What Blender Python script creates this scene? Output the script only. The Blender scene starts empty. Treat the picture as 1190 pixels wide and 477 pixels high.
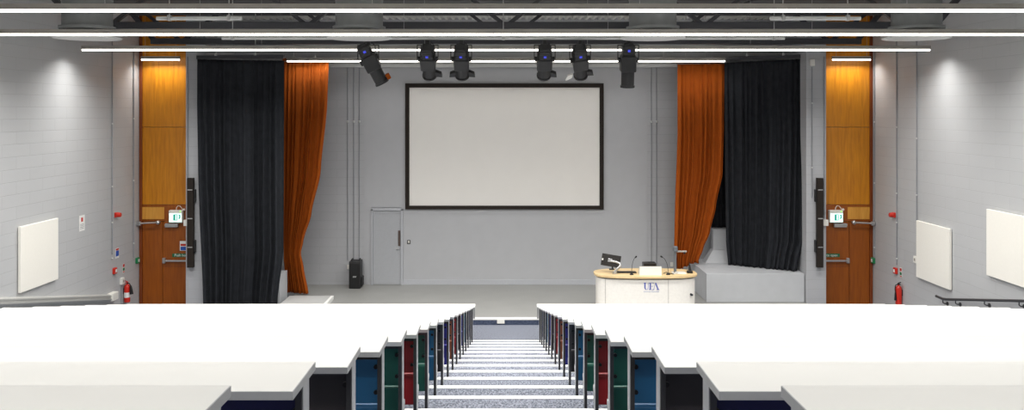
import bpy, bmesh, math, random
from mathutils import Vector, Matrix
random.seed(7)
C = bpy.context.scene.collection
PI = math.pi
CZ = 4.845                       # camera height over the front floor (z = 0)
F = 996.0                        # focal length in pixels of the 1190 px frame
def wx(px, d): return (px - 588.0) * d / F
def wz(py, d): return CZ - (py - 130.0) * d / F

# ------------------------------------------------------------------ materials
def newmat(name):
    m = bpy.data.materials.new(name); m.use_nodes = True
    nt = m.node_tree; b = nt.nodes['Principled BSDF']
    return m, nt, b
def lin(c):
    return tuple((x/12.92 if x <= .04045 else ((x+.055)/1.055)**2.4) for x in [v/255 for v in c]) + (1,)
def mat(name, rgb, rough=.5, metal=0, spec=.5, noise=0, nscale=20, bump=0, stretch=(1,1,1)):
    m, nt, b = newmat(name)
    c = lin(rgb)
    b.inputs['Base Color'].default_value = c
    b.inputs['Roughness'].default_value = rough
    b.inputs['Metallic'].default_value = metal
    b.inputs['Specular IOR Level'].default_value = spec
    tc = nt.nodes.new('ShaderNodeTexCoord'); mp = nt.nodes.new('ShaderNodeMapping')
    mp.inputs['Scale'].default_value = stretch
    nz = nt.nodes.new('ShaderNodeTexNoise'); nz.inputs['Scale'].default_value = nscale
    nz.inputs['Detail'].default_value = 4
    nt.links.new(tc.outputs['Object'], mp.inputs['Vector']); nt.links.new(mp.outputs['Vector'], nz.inputs['Vector'])
    rp = nt.nodes.new('ShaderNodeMapRange')
    n = noise if noise else .03
    rp.inputs['To Min'].default_value = 1-n; rp.inputs['To Max'].default_value = 1+n
    rp.inputs['From Min'].default_value = .3; rp.inputs['From Max'].default_value = .7
    nt.links.new(nz.outputs['Fac'], rp.inputs['Value'])
    mx = nt.nodes.new('ShaderNodeVectorMath'); mx.operation = 'SCALE'
    mx.inputs[0].default_value = c[:3]
    nt.links.new(rp.outputs['Result'], mx.inputs['Scale'])
    nt.links.new(mx.outputs['Vector'], b.inputs['Base Color'])
    if bump:
        bp = nt.nodes.new('ShaderNodeBump'); bp.inputs['Strength'].default_value = bump; bp.inputs['Distance'].default_value = .01
        nt.links.new(nz.outputs['Fac'], bp.inputs['Height']); nt.links.new(bp.outputs['Normal'], b.inputs['Normal'])
    return m
def emis(name, rgb, s):
    m, nt, b = newmat(name)
    b.inputs['Base Color'].default_value = lin(rgb)
    b.inputs['Emission Color'].default_value = lin(rgb); b.inputs['Emission Strength'].default_value = s
    return m
def blockwork(name, rgb, axis):
    m, nt, b = newmat(name)
    tc = nt.nodes.new('ShaderNodeTexCoord'); sp = nt.nodes.new('ShaderNodeSeparateXYZ'); cb = nt.nodes.new('ShaderNodeCombineXYZ')
    nt.links.new(tc.outputs['Object'], sp.inputs[0])
    nt.links.new(sp.outputs[axis], cb.inputs[0]); nt.links.new(sp.outputs['Z'], cb.inputs[1])
    br = nt.nodes.new('ShaderNodeTexBrick')
    br.inputs['Scale'].default_value = 1; br.inputs['Brick Width'].default_value = .92; br.inputs['Row Height'].default_value = .235
    br.inputs['Mortar Size'].default_value = .006; br.inputs['Mortar Smooth'].default_value = .5
    c = lin(rgb)
    br.inputs['Color1'].default_value = c
    br.inputs['Color2'].default_value = tuple(v*.975 for v in c[:3])+(1,)
    br.inputs['Mortar'].default_value = tuple(v*.86 for v in c[:3])+(1,)
    nt.links.new(cb.outputs[0], br.inputs['Vector'])
    nz = nt.nodes.new('ShaderNodeTexNoise'); nz.inputs['Scale'].default_value = 35; nz.inputs['Detail'].default_value = 5
    nt.links.new(tc.outputs['Object'], nz.inputs['Vector'])
    ad = nt.nodes.new('ShaderNodeMath'); ad.operation = 'MULTIPLY_ADD'
    ad.inputs[1].default_value = -1.0
    mn = nt.nodes.new('ShaderNodeMath'); mn.operation = 'MULTIPLY'; mn.inputs[1].default_value = .25
    nt.links.new(nz.outputs['Fac'], mn.inputs[0])
    nt.links.new(br.outputs['Fac'], ad.inputs[0]); nt.links.new(mn.outputs[0], ad.inputs[2])
    bp = nt.nodes.new('ShaderNodeBump'); bp.inputs['Strength'].default_value = .45; bp.inputs['Distance'].default_value = .006
    nt.links.new(ad.outputs[0], bp.inputs['Height']); nt.links.new(bp.outputs['Normal'], b.inputs['Normal'])
    nt.links.new(br.outputs['Color'], b.inputs['Base Color'])
    b.inputs['Roughness'].default_value = .55
    return m
def woodmat(name, ca, cb_, rough=.4, scale=(6,6,.5)):
    m, nt, b = newmat(name)
    tc = nt.nodes.new('ShaderNodeTexCoord'); mp = nt.nodes.new('ShaderNodeMapping'); mp.inputs['Scale'].default_value = scale
    nz = nt.nodes.new('ShaderNodeTexNoise'); nz.inputs['Scale'].default_value = 3; nz.inputs['Detail'].default_value = 7; nz.inputs['Distortion'].default_value = .6
    rp = nt.nodes.new('ShaderNodeValToRGB')
    rp.color_ramp.elements[0].position = .3; rp.color_ramp.elements[0].color = lin(ca)
    rp.color_ramp.elements[1].position = .75; rp.color_ramp.elements[1].color = lin(cb_)
    nt.links.new(tc.outputs['Object'], mp.inputs[0]); nt.links.new(mp.outputs[0], nz.inputs['Vector'])
    nt.links.new(nz.outputs['Fac'], rp.inputs[0]); nt.links.new(rp.outputs[0], b.inputs['Base Color'])
    b.inputs['Roughness'].default_value = rough
    return m
def carpetmat(name, ca, cb_):
    m, nt, b = newmat(name)
    tc = nt.nodes.new('ShaderNodeTexCoord'); mp = nt.nodes.new('ShaderNodeMapping'); mp.inputs['Scale'].default_value = (1, .45, 1)
    nz = nt.nodes.new('ShaderNodeTexNoise'); nz.inputs['Scale'].default_value = 70; nz.inputs['Detail'].default_value = 3
    rp = nt.nodes.new('ShaderNodeValToRGB')
    rp.color_ramp.elements[0].position = .35; rp.color_ramp.elements[0].color = lin(ca)
    rp.color_ramp.elements[1].position = .65; rp.color_ramp.elements[1].color = lin(cb_)
    nt.links.new(tc.outputs['Object'], mp.inputs[0]); nt.links.new(mp.outputs[0], nz.inputs['Vector'])
    nt.links.new(nz.outputs['Fac'], rp.inputs[0]); nt.links.new(rp.outputs[0], b.inputs['Base Color'])
    bp = nt.nodes.new('ShaderNodeBump'); bp.inputs['Strength'].default_value = .5; bp.inputs['Distance'].default_value = .004
    nt.links.new(nz.outputs['Fac'], bp.inputs['Height']); nt.links.new(bp.outputs['Normal'], b.inputs['Normal'])
    b.inputs['Roughness'].default_value = .95; b.inputs['Specular IOR Level'].default_value = .1
    return m

WALL = (180, 181, 184)
M = {}
M['block_side'] = blockwork('painted blockwork side', (187,188,189), 'Y')
M['block_front'] = blockwork('painted blockwork front', WALL, 'X')
M['plaster'] = mat('grey painted plasterboard', WALL, .6, noise=.02, nscale=3)
M['carpet'] = carpetmat('blue grey carpet', (84,88,98), (148,152,163))
M['carpet_dark'] = carpetmat('dark blue riser carpet', (52,60,78), (84,92,112))
M['stage'] = mat('grey stage floor', (150,150,147), .45, noise=.04, nscale=2)
M['plate'] = mat('pale grey plinth', (190,190,188), .5, noise=.03)
M['grey_block'] = mat('grey painted block', (190,192,195), .55, noise=.03, nscale=4)
M['white_nosing'] = mat('white stair nosing', (240,240,236), .6)
M['deck'] = mat('white roof decking', (222,222,218), .6)
M['raft'] = mat('dark grey ceiling raft', (72,72,74), .8)
M['steel_dark'] = mat('dark grey steel', (62,62,66), .5, metal=.2)
M['duct'] = mat('galvanised duct', (120,122,122), .5, metal=.3, noise=.1, nscale=2)
M['trunk'] = mat('pale grey metal trunking', (186,186,182), .4, metal=.2)
M['disc'] = mat('white diffuser disc', (205,206,204), .5)
M['alu'] = mat('aluminium profile', (165,160,152), .45, metal=.3)
M['strip'] = emis('strip lamp diffuser', (255,250,242), 5)
M['desk'] = mat('white desk laminate', (224,223,219), .5, noise=.01, nscale=3, spec=.35)
M['desk_edge'] = mat('grey desk edge band', (176,177,178), .5)
M['charcoal'] = mat('charcoal powder coat', (52,52,54), .38, metal=0, spec=.6)
M['post_sheen'] = mat('light grey painted sheen', (176,178,180), .35, metal=.3)  # pale colour standing in for the grazing reflection on the charcoal posts
M['black'] = mat('black plastic', (18,18,19), .45)
M['silver'] = mat('silver metal', (190,190,190), .3, metal=.8)
M['white'] = mat('white plastic', (232,230,222), .5)
M['screen'] = mat('white screen fabric', (236,233,228), .8, noise=.01, nscale=2)
M['frame'] = mat('black screen frame', (44,38,34), .8, spec=.2)
M['black_cloth'] = mat('black drape', (41,43,47), .9, spec=.15, noise=.15, nscale=6)
M['orange_cloth'] = mat('burnt orange drape', (158,76,18), .85, spec=.15, noise=.06, nscale=6)
M['panel'] = mat('cream acoustic panel', (238,235,226), .85, noise=.01)
M['wood_up'] = woodmat('orange veneer', (182,110,6), (214,140,22))
M['wood_low'] = woodmat('brown veneer', (134,66,2), (160,84,8))
M['wood_ply'] = woodmat('pale plywood', (200,136,46), (222,162,70))
M['wood_red'] = woodmat('red brown frame', (112,52,16), (138,66,24))
M['beech'] = woodmat('beech laminate', (222,192,140), (236,208,160), .4, (1,6,6))
M['lectern'] = mat('lectern white laminate', (244,240,232), .45)
M['red'] = mat('red enamel', (200,40,24), .4)
M['green'] = mat('green plastic', (20,120,70), .5)
M['sign_green'] = mat('green sign', (20,104,66), .5)
M['sign_white'] = mat('white sign', (235,235,232), .5)
M['blue_sign'] = mat('blue sign', (40,90,180), .5)
M['exit_lit'] = emis('lit exit panel', (225,255,244), .85)
M['exit_teal'] = emis('lit exit pictogram', (30,170,150), .35)
M['led_green'] = emis('green indicator', (150,255,60), 1.2)
M['led_red'] = emis('red indicator', (255,50,50), 1.2)
M['led_blue'] = emis('blue indicator', (60,70,210), .5)
M['spot_body'] = mat('spotlight black metal', (40,40,41), .5, metal=.1)
M['logo'] = mat('logo blue', (92,102,176), .5)
M['logo_pale'] = mat('pale logo blue', (150,156,196), .5)
M['pull'] = mat('brown pull plate', (84,70,64), .45)
M['monitor'] = mat('monitor shell', (30,26,22), .4)
M['door'] = mat('grey painted door', (172,174,178), .5)
M['skirt'] = mat('grey skirting', (182,184,189), .5)
M['conduit'] = mat('grey painted conduit', (146,148,152), .45)
M['conduit_dark'] = mat('steel conduit', (120,124,128), .4, metal=.4)
SEATC = {'navy': (26,28,92), 'charcoal': (54,50,52), 'blue': (38,110,160), 'green': (26,104,88), 'red': (158,24,34),
         'indigo': (52,54,160), 'brown': (150,84,50), 'teal': (30,110,140), 'rust': (170,66,56)}
for k, v in SEATC.items(): M['seat_'+k] = mat(k+' seat laminate', v, .45, noise=.04, nscale=8)

# ------------------------------------------------------------------ helpers
class MB:
    def __init__(s): s.bm = bmesh.new()
    def box(s, x0,x1,y0,y1,z0,z1, bev=0, rot=None, seg=2):
        t = bmesh.new()
        bmesh.ops.create_cube(t, size=1)
        bmesh.ops.scale(t, vec=(abs(x1-x0),abs(y1-y0),abs(z1-z0)), verts=t.verts)
        if bev: bmesh.ops.bevel(t, geom=list(t.edges), offset=bev, segments=seg, profile=.5, affect='EDGES')
        if rot is not None: bmesh.ops.transform(t, matrix=rot, verts=t.verts)
        bmesh.ops.translate(t, vec=((x0+x1)/2,(y0+y1)/2,(z0+z1)/2), verts=t.verts)
        s._add(t); return s
    def cyl(s, a, b, r, r2=None, n=16, bev=0):
        a, b = Vector(a), Vector(b); d = b-a
        t = bmesh.new()
        bmesh.ops.create_cone(t, cap_ends=True, cap_tris=False, segments=n, radius1=r, radius2=r if r2 is None else r2, depth=d.length)
        q = Vector((0,0,1)).rotation_difference(d.normalized()).to_matrix().to_4x4()
        bmesh.ops.transform(t, matrix=Matrix.Translation((a+b)/2) @ q, verts=t.verts)
        s._add(t); return s
    def ball(s, c, r, sc=(1,1,1)):
        t = bmesh.new(); bmesh.ops.create_uvsphere(t, u_segments=14, v_segments=9, radius=r)
        bmesh.ops.scale(t, vec=sc, verts=t.verts); bmesh.ops.translate(t, vec=c, verts=t.verts); s._add(t); return s
    def lathe(s, prof, c=(0,0,0), n=32):
        t = bmesh.new(); rings = []
        for r, z in prof:
            rings.append([t.verts.new((c[0]+r*math.cos(2*PI*i/n), c[1]+r*math.sin(2*PI*i/n), c[2]+z)) for i in range(n)])
        for a, b in zip(rings, rings[1:]):
            for i in range(n): t.faces.new((a[i], a[(i+1)%n], b[(i+1)%n], b[i]))
        t.faces.new(rings[0][::-1]); t.faces.new(rings[-1]); s._add(t); return s
    def tube(s, pts, r, n=10):
        pts = [Vector(p) for p in pts]
        t = bmesh.new(); rings = []
        up = None
        for i, p in enumerate(pts):
            d = (pts[min(i+1,len(pts)-1)] - pts[max(i-1,0)]).normalized()
            ref = Vector((0,0,1)) if abs(d.z) < .9 else Vector((0,1,0))
            if up is not None:
                ref = up
            u = d.cross(ref)
            if u.length < 1e-4: u = d.cross(Vector((1,0,0)))
            u.normalize(); v = u.cross(d).normalized(); up = v
            rings.append([t.verts.new(p + r*(math.cos(2*PI*k/n)*u + math.sin(2*PI*k/n)*v)) for k in range(n)])
        for a, b in zip(rings, rings[1:]):
            for k in range(n): t.faces.new((a[k], a[(k+1)%n], b[(k+1)%n], b[k]))
        t.faces.new(rings[0][::-1]); t.faces.new(rings[-1])
        bmesh.ops.recalc_face_normals(t, faces=t.faces)
        s._add(t); return s
    def prism(s, poly, vec):
        """closed polygon (3-D points) extruded along vec"""
        t = bmesh.new(); vec = Vector(vec)
        a = [t.verts.new(p) for p in poly]; b = [t.verts.new(Vector(p)+vec) for p in poly]
        n = len(a); t.faces.new(a[::-1]); t.faces.new(b)
        for i in range(n): t.faces.new((a[i], a[(i+1)%n], b[(i+1)%n], b[i]))
        bmesh.ops.recalc_face_normals(t, faces=t.faces); s._add(t); return s
    def _add(s, t):
        me = bpy.data.meshes.new('tmp'); t.to_mesh(me); t.free(); s.bm.from_mesh(me); bpy.data.meshes.remove(me)
    def build(s, name, m, parent=None, smooth=False, loc=None):
        me = bpy.data.meshes.new(name); s.bm.to_mesh(me); s.bm.free()
        me.materials.append(m)
        if smooth:
            for p in me.polygons: p.use_smooth = True
            try: me.set_sharp_from_angle(angle=math.radians(40))
            except Exception: pass
        o = bpy.data.objects.new(name, me); C.objects.link(o)
        if parent is not None: o.parent = parent
        if loc is not None: o.location = loc
        return o
def local(o, loc):
    """give a mesh built in world coordinates its origin at loc"""
    o.data.transform(Matrix.Translation(-Vector(loc))); o.location = loc; return o
def tag(o, label, cat, group=None):
    o['label'] = label; o['category'] = cat
    if group: o['group'] = group
    return o
def thing(name, label, cat, loc=(0,0,0), group=None):
    o = bpy.data.objects.new(name, None); C.objects.link(o); o.location = loc; o.empty_display_size = .1
    return tag(o, label, cat, group)
def struct(o): o['kind'] = 'structure'; return o
def structroot(name, loc=(0,0,0)):
    o = bpy.data.objects.new(name, None); C.objects.link(o); o.location = loc; return struct(o)
def copy_tree(o, parent=None):
    c = o.copy(); C.objects.link(c)
    if parent is not None: c.parent = parent
    for ch in list(o.children): copy_tree(ch, c)
    return c
def text(body, size, m, parent, name='lettering', loc=(0,0,0), rot=(PI/2,0,0), depth=.002):
    cu = bpy.data.curves.new('tmp', 'FONT'); cu.body = body; cu.size = size; cu.align_x = 'CENTER'; cu.align_y = 'CENTER'; cu.extrude = depth
    t = bpy.data.objects.new('tmp', cu); C.objects.link(t)
    me = bpy.data.meshes.new_from_object(t); C.objects.unlink(t); bpy.data.objects.remove(t)
    me.name = name; me.materials.clear(); me.materials.append(m)
    o = bpy.data.objects.new(name, me); C.objects.link(o); o.location = loc; o.rotation_euler = rot
    if parent is not None: o.parent = parent
    return o
ORD = ['first','second','third','fourth','fifth','sixth','seventh','eighth','ninth','tenth','eleventh','twelfth','thirteenth',
       'fourteenth','fifteenth','sixteenth','seventeenth','eighteenth','nineteenth']

# ------------------------------------------------------------------ key dimensions
W = 9.2            # half width of the hall
BW = 23.29         # back wall of the stage
DW = 21.5          # plane of the timber doors
PF = 21.05         # front of the grey piers
TOP = CZ + 2.5     # roof decking
REAR = -5.0
STG = CZ - 4.70    # stage floor level
SE = 19.46         # stage front edge
def deskz(k): return CZ - (.86 + .19*k) + {-1:.022, 0:.005}.get(k, 0)
def deskd(k): return 2.616 + .9*k
def trz(k): return deskz(k) - .755
def trd(k): return 17.43 - .883*(16-k)      # front edge of tread k

# ------------------------------------------------------------------ setting
b = MB()
b.box(-W, W, trd(16), DW+.2, -.2, 0)
for k in range(-1, 17):
    b.box(-W, W, (trd(k-1) if k > -1 else REAR), trd(k), trz(k)-.6 if k < 14 else -.2, trz(k))
struct(b.build('floor', M['carpet']))
for k in range(-1, 17):
    n = MB(); n.box(-1.0, 1.0, trd(k)-.075, trd(k)+.006, trz(k)-.03, trz(k)+.004)
    struct(n.build('trim_%d' % (k+2), M['white_nosing']))
# stage
b = MB(); b.box(-5.42, 7.36, SE, BW, .001, STG); st = struct(b.build('stage', M['stage']))
b = MB(); b.box(-5.42, 7.36, SE-.012, SE, .001, STG-.002); struct(b.build('stage_riser', M['carpet_dark']))
b = MB(); b.box(-5.42, 7.36, SE-.016, SE+.10, STG-.03, STG+.004); struct(b.build('trim_30', M['white_nosing']))
# walls
b = MB(); b.box(-W-.2, -W, REAR, BW+.2, -.2, TOP+.3); struct(b.build('wall_left', M['block_side']))
b = MB(); b.box(W, W+.2, REAR, BW+.2, -.2, TOP+.3); struct(b.build('wall_right', M['block_side']))
b = MB(); b.box(-W, W, BW, BW+.2, -.2, TOP+.3); struct(b.build('wall_back', M['block_front']))
b = MB(); b.box(-W, W, REAR-.2, REAR, -.2, TOP+.3); struct(b.build('wall_rear', M['block_front']))
# smooth boarded part of the back wall right of the blockwork strip
b = MB(); b.box(wx(468,BW), wx(752,BW), BW-.02, BW, STG, TOP); b.box(wx(423,BW), wx(468,BW), BW-.02, BW, wz(241,BW), TOP); b.box(wx(423,BW), wx(432,BW), BW-.02, BW, STG, wz(241,BW))
struct(b.build('wall_lining', M['plaster']))
b = MB(); b.box(wx(468,BW), wx(752,BW), BW-.04, BW-.02, STG, wz(325,BW), bev=.004); struct(b.build('baseboard_back', M['skirt']))
# roof decking (corrugated)
b = MB(); poly = []
x = -W; up = True; pts = []
while x < W:
    pts += [(x, 0), (x+.07, 0), (x+.09, .06), (x+.16, .06)]; x += .18
pts = [(min(p[0], W), p[1]) for p in pts]
poly = [(p[0], REAR, TOP + p[1]) for p in pts] + [(W, REAR, TOP+.2), (-W, REAR, TOP+.2)]
b.prism(poly, (0, BW-REAR, 0)); struct(b.build('ceiling', M['deck']))
# piers beside the stage
for s, nm in ((-1,'left'), (1,'right')):
    b = MB(); x0, x1 = sorted((s*wx(588+349,PF), s*wx(588+372,PF))); b.box(x0, x1, PF, BW, 0.001, TOP)
    struct(b.build('wall_%s_pier' % nm, M['block_front']))
    b = MB(); x0, x1 = sorted((s*wx(588+372,PF), s*W)); b.box(x0, x1, DW+.14, DW+.3, 0.001, TOP)
    struct(b.build('wall_%s_return' % nm, M['block_front']))

# ------------------------------------------------------------------ timber doors beside the stage
zt = wz(148, DW); zl = wz(238, DW); zd = wz(257.5, DW)
xs = wx(588+399, DW)
def timber_door(s, n, side):
    r = structroot('door_%d' % n, (s*8.3, DW, 0))
    L = Vector((s*8.3, DW, 0))
    def part(name, m, boxes, bev=.003, par=None):
        mb = MB()
        for (x0,x1,y0,y1,z0,z1) in boxes:
            a, c = sorted((s*x0, s*x1)); mb.box(a-L.x, c-L.x, y0-L.y, y1-L.y, z0, z1, bev=bev)
        return mb.build(name, m, r if par is None else par)
    part('upper_panel', M['wood_up'], [(7.45,9.12,DW,DW+.05,zt+.006,TOP-.01)])
    part('middle_panel', M['wood_up'], [(7.45,9.12,DW,DW+.05,zl+.004,zt-.006)])
    part('transom_panel', M['wood_low'], [(7.45,9.12,DW+.004,DW+.05,zd+.006,zl-.004)])
    part('plywood_patch', M['wood_ply'], [(wx(588+397,DW),wx(588+423,DW),DW-.008,DW+.004,wz(255,DW),wz(241,DW))])
    part('door_frame', M['wood_red'], [(9.12,9.19,DW-.03,DW+.06,.002,TOP-.01)])
    lf = part('door_leaf', M['wood_low'], [(7.45,xs-.006,DW,DW+.05,.012,zd-.006)])
    part('door_leaf', M['wood_low'], [(xs+.006,9.115,DW,DW+.05,.012,zd-.006)])
    zb = wz(303, DW); e = xs-.04
    pb = part('push_bar', M['silver'], [(7.5,e,DW-.075,DW-.045,zb-.022,zb+.022)], .008)
    part('bar_bracket', M['silver'], [(e-.05,e+.02,DW-.08,DW+.001,zb-.06,zb+.07)], .008)
    part('bar_bracket', M['silver'], [(7.48,7.55,DW-.08,DW+.001,zb-.06,zb+.07)], .008)
    # kick rail under the bar
    part('lower_rail', M['wood_red'], [(7.46,xs-.03,DW-.004,DW+.002,zb-.16,zb-.145)], 0)
    sg = part('push_sign', M['sign_green'], [(7.66,8.37,DW-.006,DW,wz(299,DW),wz(295,DW))], 0)
    text('Push bar to open', .088, M['sign_white'], r, loc=(s*8.01-L.x, -.008, (wz(299,DW)+wz(295,DW))/2))
    # overhead closer: box and arm
    cx = 588 + 387
    part('door_closer', M['silver'], [(wx(588+380,DW),wx(588+395,DW),DW-.09,DW,wz(264,DW),wz(259.5,DW))], .01)
    za = wz(259.5, DW)
    mb = MB(); mb.tube([(s*(W-.04)-L.x,-.16,za-.02+.03),(s*wx(588+402,DW)-L.x,-.13,za+.03)], .022)
    mb.ball((s*wx(588+402,DW)-L.x,-.13,za+.03), .055); mb.cyl((s*wx(588+402,DW)-L.x,-.13,za+.03), (s*wx(588+402,DW)-L.x,.0,za+.03), .02)
    mb.box(s*(W-.06)-L.x-.05, s*(W-.06)-L.x+.05, -.2, -.12, za-.04, za+.06, bev=.01)
    mb.build('closer_arm', M['silver'], r, smooth=True)
    part('magnet_plate', M['white'], [(wx(588+393,DW)-.03,wx(588+393,DW)+.07,DW-.03,DW,wz(262.5,DW),wz(261,DW))], .004)
    return r
timber_door(-1, 2, 'left'); timber_door(1, 3, 'right')
# notice on the left leaf (red / blue safety notice, half hidden by the pier)
t = thing('safety_notice', 'small white red and blue notice on the left timber door, above the green sign', 'sign', (-8.07, DW-.004, wz(286,DW)))
b = MB(); b.box(-.11,.11,-.004,.003,-.12,.12); b.build('notice_sheet', M['sign_white'], t)
b = MB(); b.box(-.09,.09,-.006,-.003,.0,.05); b.build('red_band', M['red'], t)
b = MB(); b.box(-.09,.09,-.006,-.003,-.11,-.02); b.build('blue_band', M['blue_sign'], t)
# exit signs
for s, nm in ((-1,'left'), (1,'right')):
    x0 = s*wx(588+383.5, DW-.1)
    t = thing('exit_sign', 'lit white and teal emergency exit sign above the %s timber door' % nm, 'exit sign', (x0, DW-.09, wz(252, DW-.1)), 'exit signs over the timber doors')
    b = MB(); b.box(-.17,.17,-.045,.09,-.15,.16,bev=.012); b.build('housing', M['white'], t)
    b = MB(); b.box(-.155,.155,-.052,-.044,-.135,.085,bev=.003); b.build('lit_panel', M['exit_lit'], t)
    b = MB()   # running figure in a doorway
    b.box(-.05,.0,-.056,-.051,-.09,.06); b.box(.0,.05,-.056,-.051,.045,.06); b.box(.035,.05,-.056,-.051,-.09,.06); b.box(0,.05,-.056,-.051,-.09,-.075)
    b.build('pictogram', M['exit_teal'], t)
    b = MB(); b.prism([(.075,-.056,-.04),(.095,-.056,-.06),(.125,-.056,-.03),(.125,-.056,.05),(.07,-.056,.05),(.09,-.056,.03),(.1,-.056,-.005)], (0,.005,0)); b.build('arrow', M['exit_teal'], t)
    b = MB(); b.ball((.12,-.04,.13), .016); b.build('indicator', M['led_green'], t)
    b = MB(); b.tube([(0,.02,.16),(.0,.02,.22),(.04,.02,.27),(.09,.02,.26),(.14,.02,.2),(.16,.02,.17)], .008); b.ball((.19,.02,.17), .03); b.build('cable_loop', M['white'], t, smooth=True)
    # switch box on the pier edge
    px = 588 + s*374
    t = tag(MB().box(-.07,.07,-.03,.03,-.075,.075,bev=.008).build('junction_box', M['white'], loc=(s*(wx(588+372,PF)-.03), PF-.03, wz(259,PF))),
            'small cream box on the %s pier edge beside the exit sign' % nm, 'box', 'cream boxes on the piers')

# ------------------------------------------------------------------ lecture desks and tip-up seats
DX0, DX1 = .65, 8.05
PX = .672
dl = DX1-DX0
def desk_parts(t, s, hgt=.755):
    # local frame: x from the aisle outwards (times s), y from the near edge, z from the desk top
    a, c = sorted((0, s*dl))
    a2, c2 = sorted((s*.003, s*(dl-.003)))
    MB().box(a2, c2, .003, .307, -.027, 0).build('desktop', M['desk'], t)
    e = MB(); e.box(a, c, 0, .003, -.0265, -.0005); e.box(a, c, .307, .31, -.0265, -.0005)
    for q in (0, dl):
        e0, e1 = sorted((s*q, s*(q+.003 if q == 0 else q-.003))); e.box(e0, e1, .003, .307, -.0265, -.0005)
    e.build('edge_band', M['desk_edge'], t)
    for i, xx in enumerate((.022, 2.5, 5.0, dl-.05)):
        xa, xc = sorted((s*xx, s*(xx+.022)))
        p = MB().box(xa, xc, .20, .30, -hgt+.001, -.028, bev=.002, seg=1).build('support_post', M['charcoal'], t)
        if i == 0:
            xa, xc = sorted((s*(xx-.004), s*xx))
            MB().box(xa, xc,   .207, .293, -hgt+.06, -.03, bev=.001, seg=1).build('painted_sheen', M['post_sheen'], p)  # aisle face sheen painted as a thin pale strip on the dark post
    a, c = sorted((s*.05, s*(dl-.06)))
    MB().box(a, c, .278, .299, -.12, -.028, bev=.002, seg=1).build('support_rail', M['charcoal'], t)
def seat_parts(t, s):
    # same local frame as the desk: hangs on the far side of the end post
    x0, x1 = .052, .56
    a, c = sorted((s*x0, s*x1))
    MB().box(a, c, .322, .344, -.375, -.04, bev=.006).build('backrest', M['charcoal'], t)
    mb = MB(); mb.box(*sorted((s*.043, s*x1)), .315, .375, -.62, -.385, bev=.014)
    mb.build('seat_pad', M['charcoal'], t)
    for z in (-.17, -.31):
        MB().cyl((s*.068,.308,z),(s*.068,.322,z),.012,n=12).build('bolt_cap', M['black'], t)
    hb = MB(); hb.cyl((s*.02,.34,-.5),(s*.043,.34,-.5),.032,n=14); hb.tube([(s*.03,.34,-.5),(s*.03,.325,-.55),(s*.03,.34,-.6)], .012)
    hb.build('hinge', M['silver'], t, smooth=True)
    a, c = sorted((s*.04, s*.052))
    MB().box(a, c, .346, .362, -.38, -.06, bev=.002, seg=1).build('side_bracket', M['charcoal'], t)

colors = {-1:'navy',0:'navy',1:'charcoal',2:'blue',3:'green',4:'red',5:'green',6:'blue',7:'charcoal',8:'indigo',9:'brown',10:'red',
          11:'charcoal',12:'indigo',13:'teal',14:'charcoal',15:'navy',16:'charcoal'}
cword = {'navy':'navy blue','charcoal':'charcoal','blue':'bright blue','green':'dark green','red':'red','indigo':'indigo','brown':'brown','teal':'teal'}
proto_d, proto_s = {}, {}
for s, nm in ((-1,'left'), (1,'right')):
    for k in range(-1, 17):
        loc = (s*DX0, deskd(k), deskz(k))
        if (s) not in proto_d:
            t = thing('lecture_desk', '', 'desk'); desk_parts(t, s); proto_d[s] = t
        else: t = copy_tree(proto_d[s])
        t.location = loc
        i = k+1
        if i == 0: lab = 'long white lecture desk nearest the camera, %s of the aisle' % nm
        else: lab = 'long white lecture desk, %s of the aisle, %s row from the camera' % (nm, ORD[i])
        tag(t, lab, 'desk', 'white desks in the %s bank' % nm)
        if s not in proto_s:
            q = thing('tip_up_seat', '', 'seat'); seat_parts(q, s); proto_s[s] = q; q2 = q
        else: q2 = copy_tree(proto_s[s])
        q2.location = loc
        for ch in q2.children:
            if ch.name.startswith(('backrest','seat_pad')):
                ch.data = ch.data.copy() if False else ch.data
        cw = cword[colors[k]]
        lab = '%s tip-up seat at the aisle, %s row from the camera, %s bank' % (cw, ORD[i], nm)
        tag(q2, lab, 'seat', 'aisle seats of the %s bank' % nm)
        q2['_c'] = colors[k]
# colour variants: one mesh per colour and side, shared by the rows of that colour
cache = {}
for o in list(C.objects):
    if '_c' in o.keys():
        col = o['_c']
        for ch in o.children:
            if ch.name.split('.')[0] in ('backrest','seat_pad'):
                key = (ch.data.name, col)
                if key not in cache:
                    me = ch.data.copy(); me.materials[0] = M['seat_'+col]; cache[key] = me
        for ch in o.children:
            if ch.name.split('.')[0] in ('backrest','seat_pad'): ch.data = cache[(ch.data.name, col)]
        del o['_c']
# front desks with a modesty panel and no seat ahead
for s, nm in ((-1,'left'), (1,'right')):
    t = thing('front_desk', 'frontmost white desk with pale modesty panel, %s of the aisle facing the stage' % nm, 'desk', (s*DX0, deskd(17), deskz(17)), 'front desks')
    a, c = sorted((0, s*(dl)))
    a2, c2 = sorted((s*.003, s*(dl-.003)))
    MB().box(a2, c2, .003, .307, -.027, 0).build('desktop', M['desk'], t)
    e = MB(); e.box(a, c, 0, .003, -.0265, -.0005); e.box(a, c, .307, .31, -.0265, -.0005)
    for q in (0, dl):
        e0, e1 = sorted((s*q, s*(q+.003 if q == 0 else q-.003))); e.box(e0, e1, .003, .307, -.0265, -.0005)
    e.build('edge_band', M['desk_edge'], t)
    a, c = sorted((s*.005, s*(dl-.01)))
    MB().box(a, c, .285, .305, -.31, -.028, bev=.002, seg=1).build('modesty_panel', M['plate'], t)
    hz = deskz(17)
    for xx in (.06, 2.5, 5.0, dl-.06):
        xa, xc = sorted((s*xx, s*(xx+.022)))
        MB().box(xa, xc, .1, .24, -hz+.001, -.028, bev=.002, seg=1).build('support_post', M['charcoal'], t)

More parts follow.
